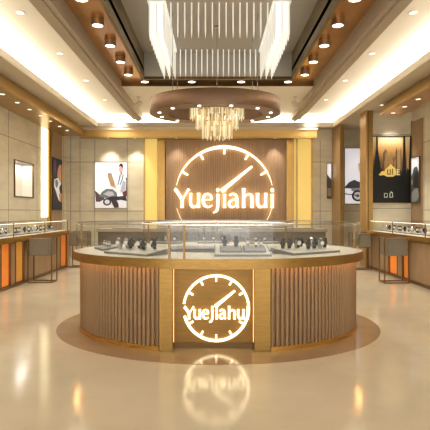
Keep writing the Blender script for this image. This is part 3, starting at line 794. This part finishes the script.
# niche frame on left wall
t=thing('display_niche','white lit display niche with bronze frame set in the left stone wall','niche',(XL,(Y0n+Y1n)/2,Zn0))
ym=(Y0n+Y1n)/2; hn=Zn1-Zn0; hw=(Y1n-Y0n)/2
mb=MB(); f=.03
mb.box(-.30,.03,-hw,-hw+f,0,hn,M['dbronze']); mb.box(-.30,.03,hw-f,hw,0,hn,M['dbronze']); mb.box(-.30,.03,-hw+f,hw-f,0,f,M['dbronze']); mb.box(-.30,.03,-hw+f,hw-f,hn-f,hn,M['dbronze'])
mb.build('niche_frame',t)
mb=MB(); mb.box(-.298,-.28,-hw+f,hw-f,f,hn-f,M['niche']); mb.box(-.28,-.005,hw-f-.012,hw-f,f,hn-f,M['niche']); mb.box(-.28,-.005,-hw+f,-hw+f+.012,f,hn-f,M['niche']); mb.box(-.28,-.005,-hw+f,hw-f,f,f+.01,M['niche'])
mb.build('niche_lining',t)
lamp('AREA','niche_lamp',(-.14,0,hn-f-.01),7,(1,.95,.88),parent=t,shape='RECTANGLE',size=.12,size_y=1.0)

# ============================================================ CEILING LIGHTS
def down(name,label,loc,r,en,group,cat='downlight',cone=1.9,lamp_on=True,tilt=0,rotx=0,col=(1,.94,.84)):
    t=thing(name,label,cat,loc,0,group)
    mb=MB(); n=24
    prof=((r*1.18,0),(r*1.12,-.008),(r,-.010),(r*.96,0.0))
    mb.loft([[(a*math.cos(2*PI*i/n),a*math.sin(2*PI*i/n),z) for i in range(n)] for a,z in prof],M['trimw']); mb.build('bezel',t)
    mb=MB(); mb.cyl((0,0),r*.96,-.006,-.001,M['dlens'],20); mb.build('lens',t)
    if lamp_on: lamp('SPOT','lamp',(0,0,-.02),en*1.8,col,parent=t,rot=(rotx,tilt,0),spot_size=cone,spot_blend=.6,shadow_soft_size=.12)
    return t
g='recessed downlights in the cream ceiling'
for k in range(5):
    y=7.47+1.93*k
    down('recessed_downlight','small recessed downlight in the left cream ceiling, %s'%('nearest the camera' if k==0 else ORD[k]+' from the camera'),(-3.0,y,4.6),.06,70,g)
    down('recessed_downlight','small recessed downlight in the right cream ceiling, %s'%('nearest the camera' if k==0 else ORD[k]+' from the camera'),(3.1,y,4.6),.06,70,g)
g='small lights under the gold boxes'
for k,y in enumerate((9.9,10.66,11.38,12.1,12.83,13.6,14.3)):
    down('box_spotlight','small spotlight under the left gold light box, %s'%('nearest the camera' if k==0 else ORD[k]+' from the camera'),(-4.35,y,3.93),.05,60,g,'spotlight',cone=1.15,lamp_on=(k in (0,3,5)),tilt=-.35)
for k,y in enumerate((10.34,11.07,11.78)):
    down('box_spotlight','small spotlight under the right gold light box, %s'%('nearest the camera' if k==0 else ORD[k]+' from the camera'),(4.4,y,3.93),.055,38,g,'spotlight',cone=1.5)
down('soffit_spotlight','spotlight in the soffit above the skyline poster',(4.85,12.75,4.24),.05,70,None,'spotlight',cone=1.2,rotx=.2)
down('soffit_spotlight','spotlight in the soffit beside the end of the right gold box',(4.3,12.3,4.24),.05,16,None,'spotlight',cone=1.4)
down('soffit_spotlight','spotlight in the soffit between the two gold columns',(4.9,15.4,4.24),.05,22,None,'spotlight',cone=1.4)
down('soffit_spotlight','spotlight at the far left corner of the soffit',(-4.25,15.05,4.24),.05,10,None,'spotlight',cone=1.4)
# picture washers under the back beam
for k,x in enumerate((-3.41,-2.55,-1.2,2.0)):
    down('beam_spotlight',['small spotlight under the back beam above the seated man print','small spotlight under the back beam left of the yellow pillar','small spotlight under the back beam at the left of the slatted panel','small spotlight under the back beam at the right of the slatted panel'][k],(x,15.6,3.9),.04,60 if k<2 else 30,None,'spotlight',cone=1.3,rotx=.25)
# cylinder lights in the bronze channels
def cyl_light(label,loc,group,en=60):
    t=thing('cylinder_downlight',label,'downlight',loc,0,group)
    r=.105
    mb=MB(); n=28
    prof=((.0,.1),(r,.1),(r,.02),(r*.98,0.0),(r*.84,0.0),(r*.80,.015))
    mb.loft([[(a*math.cos(2*PI*i/n),a*math.sin(2*PI*i/n),z) for i in range(n)] for a,z in prof],M['cylb']); mb.build('body',t,smooth=True)
    mb=MB(); mb.cyl((0,0),r*.82,.006,.012,M['lens'],24); mb.build('lens',t)
    if en: lamp('SPOT','lamp',(0,0,-.02),en*2,(1,.95,.86),parent=t,spot_size=2.0,spot_blend=.7,shadow_soft_size=.08)
    return t
g='bronze cylinder downlights'
for k in range(6):
    y=6.05+.98*k
    if k==5: y=10.9
    for s,nm in ((-1,'left'),(1,'right')):
        cyl_light('bronze cylinder downlight in the %s ceiling channel, %s'%(nm,'nearest the camera' if k==0 else ORD[k]+' from the camera'),(.07+s*2.0,y,4.6),g,45 if k%2==0 else 0)
for k,x in enumerate((-1.64,-.52,.66,1.78)):
    cyl_light('bronze cylinder downlight in the cross channel behind the ring, %s'%['far left','left of middle','right of middle','far right'][k],(x,11.48,4.6),g,0)
# adjustable spots behind
for s,x in ((-1,-2.02),(1,2.2)):
    t=thing('ceiling_spotlight','white adjustable ceiling spotlight just %s of the bronze ring'%('left' if s<0 else 'right'),'spotlight',(x,12.95,4.6))
    mb=MB(); mb.cyl((0,0),.05,-.02,0,M['trimw'],16); mb.cyl((0,0),.012,-.14,-.02,M['trimw'],8); mb.build('mount',t)
    mb=MB(); 
    R3=Matrix.Rotation(-s*.9,3,'Y'); c=Vector((0,0,-.2))
    rings=[[tuple(c+R3@Vector((a*math.cos(2*PI*i/18),a*math.sin(2*PI*i/18),z))) for i in range(18)] for a,z in ((.02,.12),(.05,.1),(.065,0),(.075,-.12))]
    mb.loft(rings,M['trimw'],cap=True); mb.build('lamp_head',t)

# ring pendant
RC=(.03,9.4)
t=thing('ring_pendant','large oval brown bronze ring lamp hanging in the ceiling recess','pendant lamp',(RC[0],RC[1],3.4))
mb=MB(); n=96; ao,bo,ai,bi=1.27,1.0,.93,.68
rings=[]
for i in range(n):
    pass
prof=((0,.02),(.02,0),(.98,0),(1,.02),(1,.26),(.98,.28),(.02,.28),(0,.26))
mb.loft([[( (ai+(ao-ai)*u)*math.cos(2*PI*i/n),(bi+(bo-bi)*u)*math.sin(2*PI*i/n),z) for i in range(n)] for u,z in prof+(prof[0],)],M['ring']); mb.build('ring_body',t,smooth=True)
for k in range(12):
    a=2*PI*(k+.5)/12; x,y=(ai+ao)/2*math.cos(a),(bi+bo)/2*math.sin(a)
    mb=MB(); mb.cyl((x,y),.032,-.006,.0,M['lens'],16); mb.build('lens',t)
for k in range(4):
    a=PI/4+PI/2*k; x,y=(ai+ao)/2*math.cos(a),(bi+bo)/2*math.sin(a)
    mb=MB(); mb.cyl((x,y),.006,.28,1.73,M['steel'],8); mb.build('cable',t)
# crystal chandelier
t=thing('crystal_chandelier','tiered crystal chandelier hanging through the middle of the bronze ring','chandelier',(.07,9.4,2.9))
mb=MB(); mb.cyl((0,0),.006,.75,2.2,M['steel'],10); mb.cyl((0,0),.05,2.2,2.23,M['steel'],20); mb.build('stem',t)
mb=MB()
for r,z in ((.52,.74),(.42,.56),(.30,.34)):
    pts=[(r*math.cos(2*PI*i/40),r*math.sin(2*PI*i/40),z) for i in range(40)]
    mb.tube(pts,.012,M['lip'],6,closed=True)
    for k in range(4):
        a=PI/2*k; mb.tube([(0,0,.76),(r*math.cos(a),r*math.sin(a),z)],.006,M['lip'],5)
mb.build('tier_frame',t)
def prism_mesh(L,w,m):
    mb=MB(); k=6
    mb.loft([[(r*math.cos(2*PI*i/k),r*math.sin(2*PI*i/k),z) for i in range(k)] for r,z in ((.002,0),(w,-.015),(w,-L+.03),(.001,-L))],m); return mb.mesh('crystal_drop')
tiers=((.52,.73,.33,36),(.41,.55,.34,32),(.29,.34,.32,22),(.15,.30,.30,10))
for r,z,L,nn in tiers:
    me=[prism_mesh(L,.012,M['cryA']),prism_mesh(L*.93,.012,M['cryB'])]
    for k in range(nn):
        a=2*PI*k/nn; o=bpy.data.objects.new('crystal_drop',me[k%2]); C.objects.link(o); o.parent=t; o.location=(r*math.cos(a),r*math.sin(a),z)
mb=MB()
for r,z,L,nn in tiers[:3]:
    for k in range(nn):
        a=2*PI*(k+.5)/nn
        p=[(r-.06)*math.cos(a),(r-.06)*math.sin(a)]
        mb.cyl(p,.011,z-L*.9,z,M['cryA' if k%2 else 'cryB'],5,r2=.011)
o=mb.build('inner_crystal_drops',t); o['kind']='stuff'
lamp('POINT','lamp',(0,0,.55),10,(1,.88,.65),parent=t,shadow_soft_size=.1)
# rod chandelier
t=thing('rod_light_installation','rectangle of hanging white acrylic rods above the bronze ring','ceiling light',(CX,9.6,5.13))
def blade(L,dx,dy):
    mb=MB()
    mb.loft([[(-dx,-dy,z),(dx,-dy,z),(dx,dy,z),(-dx,dy,z)] for z in (0,-L+.12)]+[[(-dx*.2,-dy*.3,-L),(dx*.2,-dy*.3,-L),(dx*.2,dy*.3,-L),(-dx*.2,dy*.3,-L)]],M['acry'],cap=True)
    return mb.mesh('acrylic_rod')
thin=blade(.61,.011,.02); wide=blade(.66,.013,.078)
def rod(me,x,y):
    o=bpy.data.objects.new('acrylic_rod',me); C.objects.link(o); o.parent=t; o.location=(x,y-9.6,-.001)
cnt=0
for yy in (8.35,10.75):
    for k in range(15):
        rod(thin,-.84+k*.12,yy); cnt+=1
for s in (-1,1):
    for r in range(3):
        for k in range(11):
            rod(wide,s*(1.2-.12*r)-.0,8.35+.24*k); cnt+=1
for s in (-1,1): mb=MB(); mb.box(s*1.08-.16,s*1.08+.16,-1.35,1.3,-.012,-.001,M['acry']); mb.build('ceiling_plate',t)

# ============================================================ CAMERA, WORLD
cam=bpy.data.cameras.new('camera'); co=bpy.data.objects.new('camera',cam); C.objects.link(co)
cam.sensor_width=36; cam.lens=36*F/430; co.location=(0,0,EYE); co.rotation_euler=(PI/2,0,0)
cam.shift_x=(215-VX)/430; cam.shift_y=-(215-VY)/430
cam.clip_start=.05; S.camera=co
w=bpy.data.worlds.new('world'); S.world=w; w.use_nodes=True
bg=w.node_tree.nodes['Background']; bg.inputs[0].default_value=(1,.965,.91,1); bg.inputs[1].default_value=2.6  # warm world added as fill light, entering by the open front
S.view_settings.view_transform='Standard'; S.view_settings.look='None'; S.view_settings.exposure=0.14
S.cycles.use_denoising=True; S.cycles.max_bounces=8; S.cycles.transparent_max_bounces=24; S.cycles.caustics_reflective=False; S.cycles.caustics_refractive=False
S.cycles.sample_clamp_indirect=4
